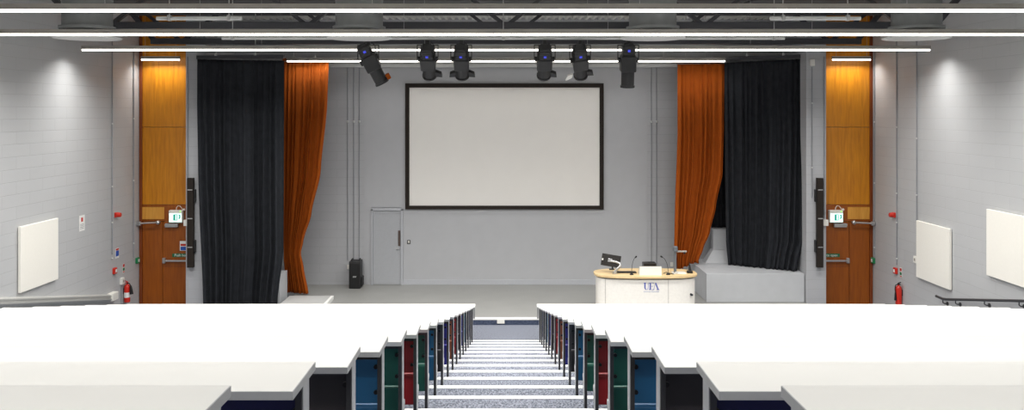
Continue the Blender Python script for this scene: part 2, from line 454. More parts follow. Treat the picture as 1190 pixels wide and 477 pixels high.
# ------------------------------------------------------------------ strip lights
HZ = CZ + 1.29
LPM = 32
def strip_light(y, x0, x1, label, group, power=1.0):
    xm = (x0+x1)/2; l = (x1-x0)/2
    t = thing('strip_light', label, 'light', (xm, y, HZ), group)
    MB().box(-l, l, -.03, .03, .012, .085, bev=.004, seg=1).build('housing', M['alu'], t)
    MB().box(-l+.01, l-.01, -.026, .026, -.022, .012, bev=.006, seg=1).build('diffuser', M['strip'], t)
    la = bpy.data.lights.new('strip_lamp', 'AREA'); la.shape = 'RECTANGLE'; la.size = 2*l-.03; la.size_y = .045
    la.energy = LPM*2*l*power; la.color = (1,.985,.96); la.spread = math.radians(146)
    lo = bpy.data.objects.new('strip_lamp', la); C.objects.link(lo); lo.parent = t; lo.location = (0,0,-.024)
    n = max(2, int(round(2*l/3.6))+1)
    for i in range(n):
        xx = -l+.35 + (2*l-.7)*i/(n-1) if l > 1 else (-l+.1)+(2*l-.2)*i/(n-1)
        MB().cyl((xx,0,.085),(xx,0,TOP-HZ-.002),.003,n=6).build('suspension_wire', M['silver'], t)
g = 'long suspended strip lights'
strip_light(10.9, -8.85, 8.85, 'topmost long glowing strip light in the photo, running wall to wall', g)
strip_light(14.28, -8.85, 8.85, 'second long glowing strip light from the top, just above the spotlight bar', g)
strip_light(17.84, -8.83, 8.83, 'long strip light behind the spotlights with both ends in view', g)
strip_light(21.8, -5.58, 5.58, 'shorter strip light above the stage, between the orange curtains', g, .18)
for y, pw in ((7.4,.5), (3.9,.33), (.4,.32), (-3.1,.32)): strip_light(y, -8.85, 8.85, 'long suspended strip light over the rear rows, out of the picture', 'strip lights over the rear rows', pw)
for s, nm in ((-1,'left'), (1,'right')):
    x0, x1 = sorted((s*wx(588+379,21.2), s*wx(588+424,21.2)))
    strip_light(21.2, x0, x1, 'short strip light hanging before the %s timber panel' % nm, 'short strip lights at the doors', .4)

# ------------------------------------------------------------------ roof steel, ducts, bars
def truss(y, label):
    z0, z1 = CZ+1.64, CZ+1.78
    t = thing('roof_truss', label, 'roof truss', (0, y, z0), 'roof trusses')
    MB().box(-8.6, 8.6, -.08, .08, 0, .14, bev=.006, seg=1).build('bottom_chord', M['steel_dark'], t)
    MB().box(-9.15, 9.15, -.08, .08, TOP-z0-.16, TOP-z0-.005, bev=.006, seg=1).build('top_chord', M['steel_dark'], t)
    h = TOP-z0-.16
    for i in range(-2, 3):
        xc = i*3.93 + .0
        for sg in (-1, 1):
            if abs(xc+sg*1.0) > 9: continue
            m = MB(); m.prism([(xc+sg*.02-.06, -.05, .08),(xc+sg*.02+.06,-.05,.08),(xc+sg*.85+.06,-.05,h+.02),(xc+sg*.85-.06,-.05,h+.02)], (0,.1,0))
            m.build('brace', M['steel_dark'], t)
    for sg in (-1, 1):
        m = MB(); m.prism([(sg*8.5-.07,-.05,.06),(sg*8.5+.07,-.05,.06),(sg*9.05+.07,-.05,h+.02),(sg*9.05-.07,-.05,h+.02)], (0,.1,0)); m.build('end_brace', M['steel_dark'], t)
truss(17.0, 'dark steel roof truss behind the round air diffusers')
truss(20.8, 'dark steel roof truss above the stage front, behind the spotlights')
def raft(x0, x1, y0, y1, label):
    z = TOP-.16
    t = thing('ceiling_raft', label, 'ceiling panel', ((x0+x1)/2, (y0+y1)/2, z), 'dark ceiling rafts')
    l, d = (x1-x0)/2, (y1-y0)/2
    MB().box(-l, l, -d, d, 0, .05, bev=.006).build('panel', M['raft'], t)
    for p in (-l+.3, l-.3):
        for q in (-d+.2, d-.2): MB().cyl((p,q,.049),(p,q,.157),.006,n=6).build('hanger', M['silver'], t)
raft(-2.7, 5.1, 18.0, 20.5, 'dark flat ceiling raft in the middle of the roof, between the trusses')
raft(-8.9, -2.75, 18.0, 20.5, 'dark flat ceiling raft on the left of the roof, between the trusses')
raft(5.2, 8.9, 18.0, 20.5, 'dark flat ceiling raft on the right of the roof, between the trusses')
def diffuser(px, label):
    y = 15.5; x = wx(px, y); z = CZ+1.31
    t = thing('air_diffuser', label, 'air diffuser', (x, y, z), 'round ceiling air diffusers')
    MB().lathe([(.30,.0),(.575,.012),(.585,.03),(.56,.045),(.2,.06)]).build('disc', M['disc'], t, smooth=True)
    MB().lathe([(.43,.17),(.47,.175),(.475,.23),(.43,.235)]).build('collar', M['duct'], t, smooth=True)
    MB().lathe([(.425,.20),(.425,.7),(.432,.705),(.432,.725),(.425,.73),(.425,TOP-z-.002)]).build('duct', M['duct'], t, smooth=True)
    for i in range(4):
        a = PI/4+i*PI/2; m = MB(); m.cyl((.36*math.cos(a),.36*math.sin(a),.04),(.40*math.cos(a),.40*math.sin(a),.19),.012,n=8); m.build('spacer', M['duct'], t)
diffuser(101.5, 'leftmost round air diffuser and duct, by the left wall')
diffuser(417.5, 'round air diffuser and duct left of the spotlights')
diffuser(758.5, 'round air diffuser and duct right of the spotlights')
diffuser(1065, 'rightmost round air diffuser and duct, by the right wall')
BARY = 16.3; BARZ = CZ+1.40
def bar(y, x0, x1, z, label):
    t = thing('lighting_bar', label, 'lighting bar', ((x0+x1)/2, y, z)); l = (x1-x0)/2
    m = MB(); m.tube([(-l,0,0),(l,0,0)], .03, 12); m.build('pipe', M['disc'], t, smooth=True)
    for i in range(5 if l > 3 else 2):
        n = 5 if l > 3 else 2
        xx = -l+.2+(2*l-.4)*i/(n-1)
        MB().cyl((xx,0,.02),(xx,0,TOP-z-.002),.008,n=8).build('hanger', M['silver'], t)
        MB().box(xx-.025,xx+.025,-.04,.04,-.035,.05,bev=.005).build('clamp', M['silver'], t)
bar(BARY, -5.4, 5.3, BARZ, 'white lighting bar that carries the six stage spotlights')
bar(13.4, wx(182,13.4), wx(281,13.4), CZ+1.46, 'short white bar under the roof, upper left of the spotlights')
bar(13.4, wx(895,13.4), wx(1000,13.4), CZ+1.46, 'short white bar under the roof, upper right of the spotlights')
# white beam over the stage, in front of the back wall
t = thing('stage_beam', 'pale grey beam across the stage top between the orange curtains', 'beam', (0, 22.9, wz(75.5,22.9)))
MB().box(wx(383,22.9), wx(786,22.9), -.12, .12, -.06, .0, bev=.004).build('bottom_flange', M['disc'], t)
MB().box(wx(383,22.9), wx(786,22.9), -.02, .02, 0, .2).build('web', M['disc'], t)
for xx in (-4.4, -1.5, 1.5, 4.2): MB().cyl((xx,0,.19),(xx,0,TOP-wz(75.5,22.9)-.002),.012,n=8).build('drop_rod', M['silver'], t)

# spotlights
def spot(px, label, tilt, yaw, wings=True, extra=None, ln=1.0):
    x = wx(px, BARY)
    t = thing('stage_spotlight', label, 'spotlight', (x, BARY, BARZ-.04), 'spotlights on the lighting bar')
    MB().box(-.035,.035,-.045,.045,-.09,-.002,bev=.008).build('hook_clamp', M['spot_body'], t)
    m = MB()
    m.box(-.2,.2,-.02,.02,-.1,-.085); m.box(-.205,-.19,-.02,.02,-.37,-.085); m.box(.19,.205,-.02,.02,-.37,-.085)
    m.build('yoke', M['spot_body'], t)
    R = Matrix.Translation((0,0,-.325)) @ Matrix.Rotation(yaw,4,'Y') @ Matrix.Rotation(tilt,4,'X') @ Matrix.Scale(1.25,4)
    def part(mb, name, mm, par=t, sm=False):
        o = mb.build(name, mm, par, smooth=sm); o.data.transform(R); return o
    # axis along -z: rear lamp house at top, lens end at the bottom
    m = MB(); m.box(-.095,.095,-.095,.095,.0,.2,bev=.03); m.box(-.075,.075,-.075,.075,.18,.23,bev=.02)
    for i in range(4): m.box(-.1,.1,-.1,.1,.03+i*.04,.045+i*.04,bev=.01)
    part(m, 'lamp_house', M['spot_body'])
    m = MB(); m.box(-.115,.115,-.115,.115,-.2*ln,.03,bev=.02); m.cyl((-.15,0,-.04),(-.11,0,-.04),.04,n=14); m.cyl((.11,0,-.04),(.15,0,-.04),.04,n=14)
    part(m, 'gate_body', M['spot_body'])
    m = MB(); m.cyl((0,0,-.4*ln),(0,0,-.18*ln),.1,n=20); m.cyl((0,0,-.42*ln),(0,0,-.39*ln),.112,n=20)
    part(m, 'lens_tube', M['spot_body'], sm=True)
    part(MB().cyl((0,0,-.424*ln),(0,0,-.42*ln),.09,n=20), 'lens', M['disc'])
    part(MB().box(-.02,.02,-.105,-.095,.09,.125), 'blue_indicator', M['led_blue'])
    if wings:
        for sg in ((-1,1) if wings == 2 else (1,)):
            m = MB(); m.prism([(sg*.1,-.03,-.3),(sg*.19,-.03,-.35),(sg*.2,-.03,-.42),(sg*.1,-.03,-.41)], (0,.06,0)); part(m, 'barn_door', M['spot_body'])
    if extra == 'orange':
        part(MB().box(.1,.16,-.04,.04,-.44,-.35,bev=.01), 'orange_knob', M['orange_cloth'])
    if extra == 'white':
        m = MB(); m.prism([(-.12,-.02,-.34),(-.2,-.02,-.36),(-.24,-.02,-.47),(-.14,-.02,-.42)], (0,.03,0)); part(m, 'white_flap', M['white'])
    # cable to the bar
    m = MB(); m.tube([(.05,.02,-.02),(.12,.05,-.1),(.13,.06,-.2),(.09,.07,-.2)], .008); m.build('cable', M['black'], t, smooth=True)
D_ = math.radians
spot(428, 'leftmost black spotlight, tilted down to the right with an orange knob', D_(14), D_(-27), wings=False, extra='orange', ln=1.08)
spot(497, 'second black spotlight from the left, one barn door to the right', D_(50), 0, wings=1)
spot(536, 'third black spotlight from the left, barn doors on both sides', D_(50), 0, wings=2)
spot(633, 'third black spotlight from the right, one small barn door', D_(50), 0, wings=1)
spot(674, 'second black spotlight from the right, with a white flap', D_(50), D_(-8), wings=1, extra='white')
spot(730, 'rightmost black spotlight, long body pointing straight down', D_(10), 0, wings=False, ln=1.1)

# ------------------------------------------------------------------ curtains
def interp(tbl, v):
    for (a, x), (b_, y) in zip(tbl, tbl[1:]):
        if v <= b_:
            t = (v-a)/(b_-a); t = t*t*(3-2*t)*.5 + t*.5
            return x+(y-x)*t
    return tbl[-1][1]
def curtain(name, label, m, left, right, dl_, dr_, zl_, zr_, folds, amp, seed, group, hem=0.0, gather=None, step=None):
    """left/right: (pixel row, pixel column) tables of the two edges; dl_/dr_: depth at the edges; z: hem heights"""
    rnd = random.Random(seed)
    nu, nv = folds*12, 60
    t = thing(name, label, 'curtain', (wx((left[0][1]+right[0][1])/2, (dl_+dr_)/2), (dl_+dr_)/2, min(zl_, zr_)), group)
    L = t.location.copy()
    ph = [rnd.uniform(0, 2*PI) for _ in range(8)]; wgt = [rnd.uniform(.5, 1.2) for _ in range(folds*2+4)]
    bm = bmesh.new(); grid = []
    for j in range(nv+1):
        v = j/nv; row = []
        for i in range(nu+1):
            u = i/nu
            d = dl_+(dr_-dl_)*u
            ztop = wz(left[0][0]+(right[0][0]-left[0][0])*u, d)
            zb = zl_+(zr_-zl_)*u + hem*(.5*math.sin(u*19+ph[3])+.5*math.sin(u*7+ph[4]))
            if step is not None:
                xb = wx(left[-1][1]+(right[-1][1]-left[-1][1])*u, d)
                q = max(0, min(1, (xb-step[0]+.12)/.1)); zb = zb*(1-q)+(step[1]+hem*math.sin(u*23))*q
            z = ztop+(zb-ztop)*v
            py = 130-(z-CZ)*F/d
            xl = wx(interp(left, py), dl_); xr = wx(interp(right, py), dr_)
            uu = u + .25/folds*math.sin(2*PI*u*2.3+ph[0]+v*.5) + .15/folds*math.sin(2*PI*u*5.1+ph[1]-v*.8)
            uu = max(0, min(1, uu)); 
            x = xl+(xr-xl)*u
            k = min(len(wgt)-1, int(uu*folds))
            kk = wgt[k]*(1-(uu*folds-k))+wgt[min(k+1,len(wgt)-1)]*(uu*folds-k)
            A = amp*kk*(.35+.65*min(1, v*2.5))
            fo = math.sin(2*PI*folds*uu + .5*math.sin(v*2.2+ph[2]+u*5)) + .3*math.sin(2*PI*folds*2.1*uu+ph[5]+v)
            if gather is not None:
                gd = math.exp(-((py-gather)/16)**2); A *= (1-.55*gd)
            x += .35*A*math.cos(2*PI*folds*uu+ph[6])*min(1, u*8, (1-u)*8)
            y = d - A*fo
            row.append(bm.verts.new(Vector((x, y, z))-L))
        grid.append(row)
    for j in range(nv):
        for i in range(nu): bm.faces.new((grid[j][i], grid[j][i+1], grid[j+1][i+1], grid[j+1][i]))
    me = bpy.data.meshes.new('drape'); bm.to_mesh(me); bm.free(); me.materials.append(m)
    for p in me.polygons: p.use_smooth = True
    o = bpy.data.objects.new('drape', me); C.objects.link(o); o.parent = t
    md = o.modifiers.new('Solidify', 'SOLIDIFY'); md.thickness = .008
    return t
PZ = CZ - 3.998     # platform top
blk = curtain('black_curtain', 'tall black stage curtain on the left, beside the left pier', M['black_cloth'],
    [(69,229.5),(120,229.5),(200,231),(353,237)], [(70.5,330),(200,329.5),(290,329),(353,322)], 20.88, 20.6, .012, .012, 13, .075, 3, 'black stage curtains')
orl = curtain('orange_curtain', 'burnt orange curtain on the left, tied in above its hem', M['orange_cloth'],
    [(72,328.5),(200,329),(300,330),(330,333),(344,334)], [(72,382),(120,380),(200,372),(250,361),(280,352),(295,349),(310,352),(344,358)], 22.15, 21.95, STG+.03, STG+.03, 9, .075, 5, 'orange stage curtains', gather=295)
org = curtain('orange_curtain', 'burnt orange curtain on the right, resting on the grey platform', M['orange_cloth'],
    [(75,787),(150,787),(250,784),(310,783)], [(74,842),(150,841.5),(200,840),(240,832),(270,825),(290,817),(303,812)], 22.4, 22.35, STG+.5, PZ+.1, 9, .07, 9, 'orange stage curtains', hem=.01, step=(4.86, PZ+.04))
bkr = curtain('black_curtain', 'tall black stage curtain on the right, hanging onto the grey platform', M['black_cloth'],
    [(73,842),(200,842.5),(280,843.5),(310,846)], [(68,941),(150,940),(230,938),(280,936),(300,930),(318,926)], 22.3, 21.4, PZ+.012, PZ+.012, 13, .07, 13, 'black stage curtains', hem=.012)
curtain('black_curtain', 'dark strip of drape hanging behind the grey stepped plinth, between orange and black curtains', M['black_cloth'],
    [(74,826),(200,826),(266,826)], [(74,856),(200,856),(266,856)], 23.12, 23.12, CZ-3.12, CZ-3.12, 5, .04, 21, 'black stage curtains')
def track(xa, da, xb, db, z, label, m=M['steel_dark']):
    a = Vector((xa, da, z)); c = Vector((xb, db, z)); mid = (a+c)/2
    t = thing('curtain_track', label, 'curtain track', mid, 'curtain tracks')
    d = (c-a).length/2; ang = math.atan2(db-da, xb-xa)
    o = MB().box(-d, d, -.04, .04, -.03, .06, bev=.004).build('rail', m, t); o.rotation_euler.z = ang
    for f in (-.55, .35):
        p = f*d
        q = MB(); q.cyl((p*math.cos(ang), p*math.sin(ang), .05), (p*math.cos(ang), p*math.sin(ang), TOP-z-.002), .012, n=8); q.box(p*math.cos(ang)-.03,p*math.cos(ang)+.03,p*math.sin(ang)-.05,p*math.sin(ang)+.05,.05,.1)
        q.build('hanger', M['silver'], t)
track(wx(229,20.88), 20.88, wx(330,20.6), 20.6, wz(67,20.75), 'dark track of the left black curtain')
track(wx(848,22.25), 22.3, wx(941,21.4), 21.4, wz(67.5,21.9), 'dark track of the right black curtain')
track(wx(329,22.15), 22.15, wx(384,21.95), 21.95, wz(70,22.05), 'track of the left orange curtain', M['wood_red'])
track(wx(786,22.4), 22.4, wx(836,22.35), 22.35, wz(72,22.4), 'track of the right orange curtain', M['wood_red'])

# ------------------------------------------------------------------ stage furniture
# platform on the right
t = thing('stage_platform', 'large grey painted platform right of the lectern under the black curtain', 'platform', (wx(588+211.5,BW), 21.13, STG))
MB().box(0, 7.36-wx(588+211.5,BW)-.003, 0, BW-21.13-.002, .001, PZ-STG, bev=.006).build('platform_box', M['grey_block'], t)
# plinth with battered base
pd = 22.72
x0, x1 = wx(829,pd), wx(873,pd)
t = thing('stepped_plinth', 'grey plinth with a sloping base on the platform, behind the orange curtain', 'plinth', ((x0+x1)/2, pd+.3, PZ))
zb = wz(291, pd)-PZ; zt2 = wz(267, pd)-PZ; l = (x1-x0)/2
bm = MB(); t_ = bmesh.new()
lo = [(-l-.24,-.42),(l+.2,-.42),(l+.2,-.05),(-l-.24,-.05)]; hi = [(-l-.02,-.30),(l+.2,-.30),(l+.2,-.05),(-l-.02,-.05)]
va = [t_.verts.new((p[0],p[1],.001)) for p in lo]; vb = [t_.verts.new((p[0],p[1],zb)) for p in hi]
t_.faces.new(va[::-1]); t_.faces.new(vb)
for i in range(4): t_.faces.new((va[i],va[(i+1)%4],vb[(i+1)%4],vb[i]))
bm._add(t_); bm.build('sloped_base', M['grey_block'], t)
MB().box(-l, l+.2, -.27, -.05, zb+.001, zt2, bev=.006).build('upright_block', M['grey_block'], t)
# left low plinth and side block
LD1 = 4.60*F/214; zpl = CZ-4.60
t = thing('low_plinth', 'low pale plinth with a white edge below the left orange curtain', 'plinth', (wx(388,LD1)-.8, LD1-.6, 0.))
xr = wx(388,LD1)
MB().box(-5.41-(wx(388,LD1)-.8), .8-.07, -.65, .6, STG+.001, zpl-.002, bev=.004).build('slab', M['plate'], t)
MB().box(.8-.07, .8, -.65, .6, STG+.001, zpl, bev=.003).build('white_edge', M['white_nosing'], t)
t = tag(MB().box(-.3,.3,-.35,.35,0,wz(318,21.2),bev=.008).build('side_block', M['grey_block'], loc=(-5.5-.31, 21.25, .001)), 'grey low block between the left black and orange curtains', 'block')

# projection screen
SD = BW-.05
x0, x1, z0, z1 = wx(471,SD), wx(701.5,SD), wz(243.5,SD), wz(97,SD)
t = thing('projection_screen', 'large white projection screen in a black frame on the back wall', 'screen', ((x0+x1)/2, SD, (z0+z1)/2))
w, h = (x1-x0)/2, (z1-z0)/2
MB().box(-w+.08, w-.08, .0, .02, -h+.08, h-.08).build('screen_surface', M['screen'], t)
for (a,c,d,e) in ((-w,w,h-.115,h),(-w,w,-h,-h+.1),(-w,-w+.11,-h+.1,h-.115),(w-.11,w,-h+.1,h-.115)):
    MB().box(a,c,-.03,.028,d,e,bev=.004).build('frame_bar', M['frame'], t)

# stage door
dx0, dx1 = wx(434,BW), wx(466,BW); dt = wz(245,BW)
r = structroot('door_1', ((dx0+dx1)/2, BW-.02, STG)); hw = (dx1-dx0)/2; hh = dt-STG
MB().box(-hw, hw, -.012, .015, .012, hh, bev=.002).build('door_leaf', M['door'], r)
for (a,c,d,e) in ((-hw-.05,-hw-.005,.001,hh+.05),(hw+.005,hw+.06,.001,hh+.05),(-hw-.05,hw+.06,hh+.005,hh+.07)):
    MB().box(a,c,-.05,.018,d,e,bev=.003).build('door_frame', M['skirt'], r)
MB().box(hw-.075, hw-.012, -.03, -.0125, wz(286,BW)-STG, wz(268,BW)-STG, bev=.003).build('pull_plate', M['pull'], r)
m = MB(); m.cyl((hw-.04,-.0125,wz(289,BW)-STG),(hw-.04,-.06,wz(289,BW)-STG),.012,n=10); m.tube([(hw-.04,-.055,wz(289,BW)-STG),(hw-.13,-.055,wz(289,BW)-STG)],.011); m.build('lever_handle', M['silver'], r, smooth=True)
t = thing('wall_switch', 'small switch plate with a dark rim right of the grey stage door', 'switch', (wx(475.2,BW), BW-.021, wz(281.3,BW)))
MB().box(-.045,.045,-.012,0,-.05,.05,bev=.004).build('rim', M['monitor'], t); MB().box(-.025,.025,-.018,-.011,-.03,.03,bev=.003).build('plate', M['white'], t); MB().box(-.008,.008,-.022,-.017,-.012,.012).build('rocker', M['black'], t)

# floor loudspeaker
sd = 4.70*F/206
t = thing('loudspeaker', 'black floor loudspeaker left of the grey stage door', 'loudspeaker', (wx(412,sd), sd+.2, STG))
hs = wz(304.5,sd)-STG
MB().box(-.15,.15,-.2,.2,.001,hs,bev=.012).build('cabinet', M['spot_body'], t)
MB().box(-.14,.14,-.212,-.199,.02,hs-.04,bev=.008).build('grille', M['black'], t)
m = MB(); m.prism([(-.05,-.216,.30),(.04,-.216,.30),(.055,-.216,.34),(-.035,-.216,.34)], (0,.005,0)); m.build('badge', M['silver'], t)
m = MB(); m.tube([(-.1,-.1,hs-.005),(-.1,-.1,hs+.035),(-.1,.12,hs+.035),(-.1,.12,hs-.005)], .014); m.build('handle', M['spot_body'], t, smooth=True)
m = MB(); m.tube([(.1,-.1,hs-.005),(.1,-.1,hs+.035),(.1,.12,hs+.035),(.1,.12,hs-.005)], .014); m.build('handle', M['spot_body'], t, smooth=True)
m = MB(); m.box(.14,.2,-.1,.15,.05,.3,bev=.03); m.build('side_amplifier', M['spot_body'], t)
tag(MB().box(-.04,.04,-.03,.0,-.06,.06,bev=.008).build('wall_socket', M['white'], loc=(wx(405.2,BW), BW-.001, wz(310.5,BW))), 'white wall socket just behind the black floor loudspeaker', 'socket')
tag(MB().box(-.04,.04,-.03,.0,-.06,.06,bev=.008).build('wall_socket', M['white'], loc=(wx(780.5,BW), BW-.001, wz(307.5,BW))), 'white wall socket behind the lectern, left of the orange curtain', 'socket')
# white plate on the stage riser
tag(MB().box(-.085,.085,-.02,.0,-.05,.05,bev=.005).build('floor_box', M['white'], loc=(wx(582,SE), SE-.017, STG-.058)), 'small white box on the stage edge at the foot of the aisle', 'box')

# back wall conduits
def conduit(pts, label, r=.014, m=M['conduit'], joints=(), group=None, name='conduit', cr=.03):
    p0 = Vector(pts[0]); t = thing(name, label, 'conduit', p0, group)
    MB().tube([Vector(p)-p0 for p in pts], r, 10).build('pipe', m, t, smooth=True)
    for j in joints:
        MB().ball(Vector(j)-p0, cr, (1,1,1.1)).build('coupling', M['disc'], t, smooth=True)
    return t
yb = BW-.015
for px, bot, lab in ((404,303,'left'),(411,304,'middle'),(417.5,304,'right')):
    conduit([(wx(px,yb), yb, wz(78,yb)), (wx(px,yb), yb, wz(bot,yb))], '%s one of three conduits above the floor loudspeaker' % lab, joints=[(wx(px,yb), yb, wz(141.5,yb))], group='conduits left of the stage door', cr=.035)
for px, lab in ((757,'left'),(763,'right')):
    conduit([(wx(px,yb), yb, wz(78,yb)), (wx(px,yb), yb, wz(318,yb))], '%s one of two conduits beside the right orange curtain' % lab, joints=[(wx(px,yb), yb, wz(141.5,yb))], group='conduits right of the screen', cr=.035)

# ------------------------------------------------------------------ lectern
LX, LY = 3.275, 20.19; LA, LB = 1.205, .54
def stadium(a, b_, n=64, e=2.9):
    out = []
    for i in range(n):
        th = 2*PI*i/n; c, s_ = math.cos(th), math.sin(th)
        out.append((a*math.copysign(abs(c)**(2/e), c), b_*math.copysign(abs(s_)**(2/e), s_)))
    return out
lt = wz(322, LY-LB)-STG      # top height
t = thing('lectern', 'rounded white lectern with a beech top and blue UEA logo on the stage', 'lectern', (LX, LY, STG))
MB().prism([(p[0],p[1],lt-.045) for p in stadium(LA, LB)], (0,0,.045)).build('worktop', M['beech'], t)
MB().prism([(p[0],p[1],lt-.075) for p in stadium(LA-.07, LB-.07)], (0,0,.03)).build('shadow_gap', M['charcoal'], t)
body = MB().prism([(p[0],p[1],.002) for p in stadium(LA-.05, LB-.05)], (0,0,lt-.082)).build('body', M['lectern'], t)
def fy(x, a=LA-.05, b_=LB-.05, e=2.9): return -b_*(1-min(1,abs(x)/a)**e)**(1/e)
for px in (704.5, 777):
    xx = wx(px, LY-.5)-LX
    MB().box(xx-.004, xx+.004, fy(xx)-.004, fy(xx)+.05, .03, lt-.09).build('panel_joint', M['alu'], t)
xl = wx(803.5, LY-.4)-LX
m = MB(); m.cyl((xl,fy(xl)+.02,wz(343,LY-.4)-STG),(xl,fy(xl)-.035,wz(343,LY-.4)-STG),.025,n=14); m.box(xl-.012,xl+.045,fy(xl)-.045,fy(xl)-.03,wz(343,LY-.4)-STG-.03,wz(343,LY-.4)-STG+.015,bev=.004); m.build('lock', M['charcoal'], t, smooth=True)
lx = wx(757, LY-.5)-LX; lz = wz(333, LY-.5)-STG; y0 = fy(lx)-.004; S = (LY-.5)/F
def lp(px, py): return (wx(px,LY-.5)-LX, y0, wz(py,LY-.5)-STG)
def letter(polys, name):
    m = MB()
    for p in polys: m.prism([lp(*q) for q in p], (0,.02,0))
    m.build(name, M['logo'], t)
letter([[(748.2,329),(750.8,329),(750.8,330),(750.3,330),(750.3,335.3),(751.2,336.8),(751.8,337.3),(750.4,337.3),(749.2,336),(748.8,334),(748.8,330),(748.2,330)],
        [(752.2,337.3),(753.2,336.5),(753.6,334),(753.6,329),(753.2,329),(753.2,334),(752.6,336.6),(751.8,337.1)]], 'logo_letter_u')
letter([[(754.4,329),(756.6,329),(756.6,337.4),(754.4,337.4),(754.4,336.6),(755,336.6),(755,329.8),(754.4,329.8)],
        [(757,329),(760,329),(760,330.6),(759.6,329.5),(757,329.4)],[(757,333),(758.6,333),(758.6,333.5),(757,333.5)],[(757,337.4),(760.2,337.4),(760.4,335.6),(759.6,336.9),(757,337)]], 'logo_letter_e')
letter([[(761.6,329),(762.6,329),(765.6,336.6),(766.2,336.6),(766.2,337.4),(763.2,337.4),(763.2,336.6),(764,336.6),(761.4,330)],
        [(761.3,330.4),(761.5,331),(759.7,337.3),(759.4,337.3)]], 'logo_letter_a')
text('University of East Anglia', .036, M['logo_pale'], t, name='logo_line', loc=(lx, y0+.004, wz(339.4,LY-.5)-STG), depth=.003)
TZ = STG+lt+.001
# monitor on arm
my = LY-.1
mx_ = wx(711, my)
t = thing('monitor', 'black monitor on a silver arm at the left end of the lectern', 'monitor', (wx(713,LY-.15), LY-.15, TZ))
R = Matrix.Rotation(D_(-14),4,'Z') @ Matrix.Rotation(D_(-12),4,'X') @ Matrix.Rotation(D_(7),4,'Y')
o = MB().box(-.225,.225,-.018,.018,-.14,.14,bev=.008).build('display', M['monitor'], t); o.data.transform(Matrix.Translation((-.05,.08,.29)) @ R)
o = MB().box(-.07,.03,-.03,-.017,-.04,.04,bev=.005).build('mount_plate', M['silver'], t); o.data.transform(Matrix.Translation((-.05,.08,.29)) @ R)
o = MB().box(-.215,-.18,-.022,-.017,-.02,.02).build('sticker', M['white'], t); o.data.transform(Matrix.Translation((-.05,.08,.29)) @ R)
m = MB(); m.cyl((0.02,-.05,.001),(.02,-.05,.04),.06,n=20); m.tube([(.02,-.05,.03),(.06,-.05,.10),(.16,-.04,.19),(.15,-.02,.235),(.05,.02,.27),(-.06,.05,.285)], .03); m.build('arm', M['silver'], t, smooth=True)
m = MB(); m.box(-.1,.02,.0,.06,.08,.11,bev=.01); m.cyl((-.02,.03,.1),(-.02,.08,.2),.02); m.build('joint', M['black'], t)
# keyboard
t = thing('keyboard', 'flat black keyboard on the lectern beside the monitor arm', 'keyboard', (wx(728,LY-.05), LY-.05, TZ))
MB().box(-.23,.23,-.07,.07,0.001,.022,bev=.006).build('case', M['monitor'], t); MB().box(-.215,.215,-.058,.058,.021,.03,bev=.003).build('keys', M['black'], t)
def gooseneck(x, y, dx, hgt, label):
    t = thing('gooseneck_microphone', label, 'microphone', (x, y, TZ), 'gooseneck microphones on the lectern')
    MB().lathe([(.045,.001),(.05,.012),(.03,.03),(.012,.05)], n=20).build('base', M['black'], t, smooth=True)
    pts = [(0,0,.04)]
    for i in range(1,9):
        u = i/8; pts.append((dx*u**2, -.02*u, .04+hgt*(1-(1-u)**1.4)))
    MB().tube(pts, .0055).build('stem', M['spot_body'], t, smooth=True)
    e = Vector(pts[-1]); d = (e-Vector(pts[-2])).normalized()
    MB().cyl(e-d*.005, e+d*.05, .016, .018, n=12).build('capsule', M['black'], t)
gooseneck(wx(734,LY-.3), LY-.3, .08, .36, 'gooseneck microphone right of the lectern monitor, bent to the right')
gooseneck(wx(776.5,LY-.3), LY-.3, -.14, .37, 'gooseneck microphone beside the document camera, bent to the left')
# white box
x0, x1 = wx(743.5,LY-.38), wx(769,LY-.38)
t = thing('control_panel', 'white slanted control panel standing in the middle of the lectern', 'control panel', ((x0+x1)/2, LY-.38, TZ)); l = (x1-x0)/2
hb = wz(310.5,LY-.38)-TZ
MB().prism([(-l,0,.001),(-l,.02,hb),(-l,.06,hb),(-l,.26,.03),(-l,.26,.001)], (2*l,0,0)).build('case', M['white'], t)
m = MB(); m.prism([(-l+.03,.068,hb-.001+.003),(-l+.03,.25,.043),(-l+.03,.25,.046),(-l+.03,.068,hb+.005)], (2*l-.06,0,0)); m.build('touch_screen', M['black'], t)
# black device behind
t = thing('presentation_switcher', 'black box behind the white control panel on the lectern', 'box', (wx(755.5,LY+.3), LY+.3, TZ))
MB().box(-.17,.13,-.13,.13,.001,.18,bev=.008).build('case', M['monitor'], t); MB().box(-.16,-.08,-.135,-.129,.04,.09).build('port_panel', M['black'], t); MB().box(-.05,.1,-.06,.06,.179,.19,bev=.003).build('top_plate', M['black'], t)
# document camera
vx = wx(784.5, LY-.15)
t = thing('document_camera', 'grey document camera with a tall post on the right of the lectern', 'document camera', (vx, LY-.15, TZ))
MB().box(-.06,.25,-.1,.16,.001,.022,bev=.008).build('base', M['white'], t)
MB().box(-.03,.03,-.03,.03,.02,.58,bev=.008).build('post', M['conduit_dark'], t)
MB().box(-.05,.05,-.07,.05,.52,.64,bev=.012).build('head', M['conduit_dark'], t)
MB().box(.03,.27,-.035,.035,.5,.535,bev=.01).build('arm', M['alu'], t)
MB().cyl((.22,0,.46),(.22,0,.505),.025).build('lens', M['black'], t)
MB().cyl((.02,-.07,.02),(.02,-.07,.05),.04).build('foot', M['disc'], t)
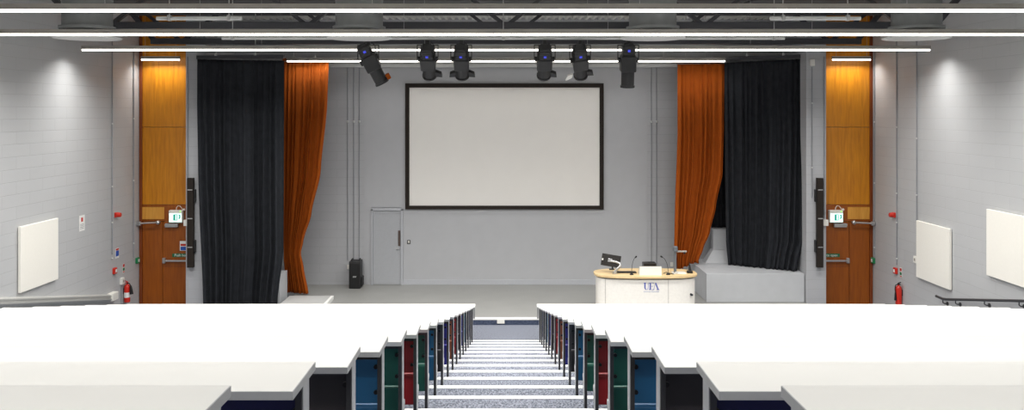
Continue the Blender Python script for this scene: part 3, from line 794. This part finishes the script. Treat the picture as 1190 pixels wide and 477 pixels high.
# phone
t = thing('handset', 'small black handset standing at the right end of the lectern', 'handset', (wx(801.5,LY-.1), LY-.1, TZ))
MB().box(-.065,.065,-.05,.05,.001,.06,bev=.012).build('cradle', M['black'], t)
m = MB(); m.prism([(-.03,-.02,.058),(.035,-.02,.058),(.012,-.02,.2),(-.018,-.02,.2)], (0,.04,0)); m.cyl((-.003,0,.195),(-.008,0,.25),.008); m.build('receiver', M['spot_body'], t)
t = tag(MB().tube([(wx(771,LY-.2),LY-.2,TZ+.012),(wx(774,LY-.1),LY-.1,TZ+.02),(wx(779,LY-.2),LY-.2,TZ+.012),(wx(783.2,LY-.28),LY-.28,TZ+.012)], .008).build('cable', M['black']), 'black cable lying on the lectern by the right microphone', 'cable')

# ------------------------------------------------------------------ pier fittings
for s, nm in ((-1,'left'), (1,'right')):
    d = PF-.1; xx = s*wx(588+364.5, d) if s > 0 else wx(221.7, d)
    z0, z1 = wz(311,d), wz(207,d)
    t = thing('column_speaker', 'tall slim black column loudspeaker on the %s pier' % nm, 'loudspeaker', (xx, d, z0), 'column loudspeakers')
    MB().box(-.075,.075,-.06,.05,0,z1-z0,bev=.008).build('cabinet', M['frame'], t)
    for zz in (.5, 1.2, 1.9): MB().box(-.06,.06,-.065,-.058,zz-.012,zz+.012).build('clip', M['silver'], t)
    for zz in (.36, 1.6):
        q = MB(); q.box(-.045-s*.06,.045-s*.06,-.02,.09,zz,zz+.3,bev=.006); q.build('bracket', M['black'], t)
    xc = s*(wx(588+362,PF)-.14)
    conduit([(xc,PF-.02,wz(78,PF)),(xc,PF-.02,wz(230,PF))], 'thin grey conduit running down the %s pier to the column loudspeaker' % nm, joints=[(xc,PF-.02,wz(120,PF)),(xc,PF-.02,wz(195,PF))], group='pier conduits', cr=.022)
    tag(MB().box(-.05,.05,-.08,.0,-.08,.08,bev=.01).build('junction_box', M['white'], loc=(xc, PF-.001, wz(73,PF))), 'small white box at the top of the %s pier conduit' % nm, 'box', 'boxes at the top of the piers')
    xc2 = s*(wx(588+372,PF)-.05)
    conduit([(xc2,PF-.02,wz(66,PF)),(xc2,PF-.02,wz(254,PF))], 'long grey conduit along the outer edge of the %s pier' % nm, r=.018, group='outer pier conduits')

# ------------------------------------------------------------------ side walls
def wl(px): return W*F/abs(px-588)     # depth of a pixel column on a side wall
def wall_box(name, s, px, py, wid, hgt, dep, m, label, cat, bev=.006, group=None):
    d = wl(px); x = s*W
    a, c = sorted((0, -s*dep))
    return tag(MB().box(a, c, -wid/2, wid/2, -hgt/2, hgt/2, bev=bev).build(name, m, loc=(x-s*.001, d, wz(py,d))), label, cat, group)
def wpanel(s, d0, d1, z0, z1, label):
    a, c = sorted((0, -s*.055))
    t = thing('acoustic_panel', label, 'acoustic panel', (s*(W-.012), (d0+d1)/2, CZ+(z0+z1)/2), 'cream wall panels')
    MB().box(a, c, -(d1-d0)/2, (d1-d0)/2, -(z1-z0)/2, (z1-z0)/2, bev=.008).build('panel_face', M['panel'], t)
    a, c = sorted((s*.011, 0)); MB().box(a, c, -(d1-d0)/2+.1, (d1-d0)/2-.1, -(z1-z0)/2+.1, (z1-z0)/2-.1).build('batten', M['white'], t)
wpanel(-1, 16.13, 17.49, -3.42, -2.17, 'cream square acoustic panel on the left wall')
wpanel(1, 17.66, 19.09, -3.68, -2.42, 'cream acoustic panel on the right wall nearer the stage')
wpanel(1, 14.9, 16.3, -3.11, -1.85, 'cream acoustic panel at the right edge of the photo')
def wconduit(s, px, pyt, pyb, label, js, m=M['conduit'], group=None, r=.014):
    d = wl(px); x = s*(W-.02)
    return conduit([(x,d,wz(pyt,d)),(x,d,wz(pyb,d))], label, r=r, m=m, joints=[(x,d,wz(j,d)) for j in js], group=group, cr=.022)
wconduit(-1, 129.5, 30, 296, 'left conduit on the left wall, down to the red call point', (144,217,259,301), group='left wall conduits')
wconduit(-1, 154.5, 60, 300, 'conduit on the left wall next to the timber panel', (138,210,283), group='left wall conduits')
wconduit(1, 1017, 60, 300, 'conduit on the right wall next to the timber panel', (142,213,288), group='right wall conduits')
wconduit(1, 1043, 30, 308, 'middle conduit on the right wall, through the red sounder', (148,225,259,301), group='right wall conduits')
wconduit(1, 1066.3, 30, 298, 'conduit on the right wall beside the cream panel', (161,227), group='right wall conduits')
for s, nm, pxs, px2, pxg, pxe, pxl in ((-1,'left',134,132,158.5,148,143.5), (1,'right',1040,1042,1016,1044,1047)):
    d = wl(pxs)
    t = thing('alarm_sounder', 'red alarm sounder high on the %s wall conduit' % nm, 'alarm', (s*(W-.001), d, wz(250,d)), 'red alarm sounders')
    a, c = sorted((0,-s*.05)); MB().box(a,c,-.06,.06,-.06,.06,bev=.012).build('base', M['red'], t)
    MB().cyl((-s*.05,0,0),(-s*.13,0,0),.062,.05,n=18).build('horn', M['red'], t, smooth=True)
    d = wl(px2)
    t = thing('fire_call_point', 'red fire call point at chest height on the %s wall' % nm, 'call point', (s*(W-.001), d, wz(315,d)), 'fire call points')
    a, c = sorted((0,-s*.06)); MB().box(a,c,-.07,.07,-.07,.07,bev=.01).build('case', M['red'], t)
    a, c = sorted((-s*.059,-s*.066)); MB().box(a,c,-.035,.035,-.035,.035).build('glass', M['sign_white'], t)
    d = wl(pxg)
    t = thing('door_release', 'green door release box on the %s wall beside the timber door' % nm, 'release box', (s*(W-.001), d, wz(303,d)), 'green door releases')
    a, c = sorted((0,-s*.06)); MB().box(a,c,-.07,.07,-.07,.07,bev=.01).build('case', M['green'], t)
    a, c = sorted((-s*.058,-s*.066)); MB().box(a,c,-.035,.035,-.035,.035).build('glass', M['sign_white'], t)
    d = wl(pxl)
    t = thing('fire_point_sign', 'narrow red and green strip sign beside the red call point, %s wall' % nm, 'sign', (s*(W-.001), d, wz(312 if s<0 else 317,d)), 'strip signs')
    a, c = sorted((0,-s*.004)); MB().box(a,c,-.05,.05,-.11,.11).build('sheet', M['sign_white'], t)
    a, c = sorted((-s*.004,-s*.006)); MB().box(a,c,-.045,.045,.03,.1).build('red_band', M['red'], t); MB().box(a,c,-.045,.045,-.06,.01).build('green_band', M['green'], t); MB().box(a,c,-.045,.045,-.1,-.075).build('red_band', M['red'], t)
    # extinguisher on its wall bracket
    d = 9.11*F/abs(pxe-588); zb = wz(351.5,d) if s < 0 else wz(354,d)
    t = thing('fire_extinguisher', ('red fire extinguisher with a white label and black horn on the left wall' if s < 0 else 'red fire extinguisher with a black hose on the right wall'), 'fire extinguisher', (s*9.115, d, zb))
    MB().lathe([(.06,.001),(.07,.012),(.07,.36),(.062,.4),(.035,.43),(.022,.44),(.022,.465)], n=24).build('cylinder', M['red'], t, smooth=True)
    if s < 0:
        MB().lathe([(.0712,.12),(.0712,.24)], n=24).build('paper_label', M['sign_white'], t, smooth=True)
    m = MB(); m.box(-.02,.02,-.03,.03,.46,.49,bev=.006); m.prism([(-.012,-.02,.49),(-.012,-.11,.53),(-.012,-.11,.54),(-.012,.0,.505)], (.024,0,0)); m.prism([(-.012,-.02,.475),(-.012,-.1,.47),(-.012,-.1,.48),(-.012,.0,.487)], (.024,0,0)); m.build('valve', M['black'] if s > 0 else M['red'], t)
    m = MB()
    if s < 0:
        m.tube([(.0,-.02,.47),(.07,-.04,.46),(.1,-.03,.40)], .012); m.cyl((.1,-.03,.40),(.12,-.03,.20),.022,.045,n=14)
    else:
        m.tube([(-.02,-.02,.47),(-.09,-.04,.45),(-.1,-.04,.36),(-.09,-.035,.28)], .012); m.cyl((-.09,-.035,.28),(-.085,-.03,.1),.016,.03,n=14)
    m.build('hose', M['black'], t, smooth=True)
    a, c = sorted((s*.065, s*.084)); MB().box(a,c,-.03,.03,.2,.34,bev=.004).build('wall_bracket', M['black'], t)
t = thing('wall_notice', 'small white notice with red print on the left wall, right of the cream panel', 'sign', (-W+.001, wl(95), wz(259.5,wl(95))))
MB().box(0,.006,-.12,.12,-.17,.17).build('sheet', M['sign_white'], t); MB().box(.006,.008,-.04,.04,.03,.12).build('red_symbol', M['red'], t)
for i in range(4): MB().box(.006,.008,-.08,.08,-.03-.03*i,-.022-.03*i).build('text_line', M['conduit_dark'], t)
t = thing('wall_notice', 'blue and white fire action notice on the left wall above the call point', 'sign', (-W+.001, wl(136), wz(294.5,wl(136))))
MB().box(0,.006,-.09,.09,-.12,.12).build('sheet', M['sign_white'], t); MB().box(.006,.008,-.08,.08,-.07,.06).build('blue_field', M['blue_sign'], t); MB().box(.006,.008,-.08,.08,.07,.11).build('red_band', M['red'], t)
d = wl(140.5)
t = thing('switch_box', 'white switch box above the left fire extinguisher', 'switch', (-W+.001, d, wz(327,d)))
MB().box(0,.06,-.07,.07,-.08,.08,bev=.008).build('case', M['white'], t); MB().box(.06,.066,-.03,.03,-.03,.03,bev=.002).build('rocker', M['alu'], t)
MB().tube([(.02,0,-.08),(.02,0,-wz(327,d)+.01)], .012).build('conduit_tail', M['conduit'], t, smooth=True)
d = wl(1066)
t = thing('switch_box', 'cream switch box at the foot of the conduit left of the right cream panel', 'switch', (W-.001, d+.0, wz(302,d)))
MB().box(-.06,0,-.07,.07,-.075,.075,bev=.008).build('case', M['white'], t); MB().box(-.066,-.06,-.025,.025,-.03,.03,bev=.002).build('rocker', M['alu'], t)
# handrail on the right wall
t = thing('handrail', 'dark grey handrail sloping along the right wall', 'handrail', (W-.1, 15.06, CZ-3.33))
sl = .208
m = MB(); m.tube([(0,18.13-15.06,-3.905+3.33),(0,17.86-15.06,-3.905+3.33),(0,17.72-15.06,-3.885+3.33)]+[(0,y-15.06,(15.06-y)*sl) for y in (17.4,15.06,12,9,6,3)], .027, 14); m.build('rail', M['charcoal'], t, smooth=True)
for y in (17.85, 17.35, 16.3, 15.2, 13.6, 12, 10.4, 8.8, 7.2, 5.6, 4):
    z = max((15.06-y)*sl, -3.905+3.33)
    m = MB(); m.tube([(0,y-15.06,z-.02),(0,y-15.06,z-.075),(.03,y-15.06,z-.095),(.099,y-15.06,z-.1)], .011); m.cyl((.088,y-15.06,z-.1),(.0995,y-15.06,z-.1),.045,n=16); m.build('bracket', M['charcoal'], t, smooth=True)
# metal trunking on the left wall
t = thing('wall_trunking', 'ribbed metal trunking sloping along the left wall, white end cap', 'trunking', (-W+.001, 19.75, CZ-4.21))
def slope_prism(prof, y0, y1, name, m):
    mb = MB(); mb.prism([(p[0], y0-19.75, p[1]+(19.75-y0)*.2) for p in prof], (0, y1-y0, (y0-y1)*.2)); return mb.build(name, m, t)
slope_prism([(0,0),(.06,0),(.11,-.03),(.11,-.06),(0,-.06)], 4, 19.75, 'top_cover', M['trunk'])
slope_prism([(0,-.062),(.10,-.062),(.10,-.10),(0,-.10)], 4, 19.75, 'middle_channel', M['trunk'])
slope_prism([(0,-.102),(.125,-.102),(.125,-.125),(.07,-.17),(0,-.2)], 4, 19.75, 'lower_cover', M['trunk'])
MB().box(0,.14,0.001,.05+.25,-.17,.01,bev=.015).build('end_cap', M['white'], t)

# ------------------------------------------------------------------ world, camera, view
w = bpy.data.worlds.new('World'); bpy.context.scene.world = w; w.use_nodes = True
w.node_tree.nodes['Background'].inputs[0].default_value = (1,1,1,1); w.node_tree.nodes['Background'].inputs[1].default_value = .05
cam = bpy.data.cameras.new('Camera'); co = bpy.data.objects.new('Camera', cam); C.objects.link(co)
co.location = (0, 0, CZ); co.rotation_euler = (PI/2, 0, 0)
cam.sensor_width = 36; cam.lens = F/1190*36; cam.shift_x = 7/1190; cam.shift_y = -(238.5-130)/1190
cam.clip_start = .05; cam.clip_end = 200
sc = bpy.context.scene; sc.camera = co
sc.view_settings.view_transform = 'Standard'; sc.view_settings.look = 'None'; sc.view_settings.gamma = 1; sc.view_settings.use_curve_mapping = False
sc.view_settings.exposure = 0.0
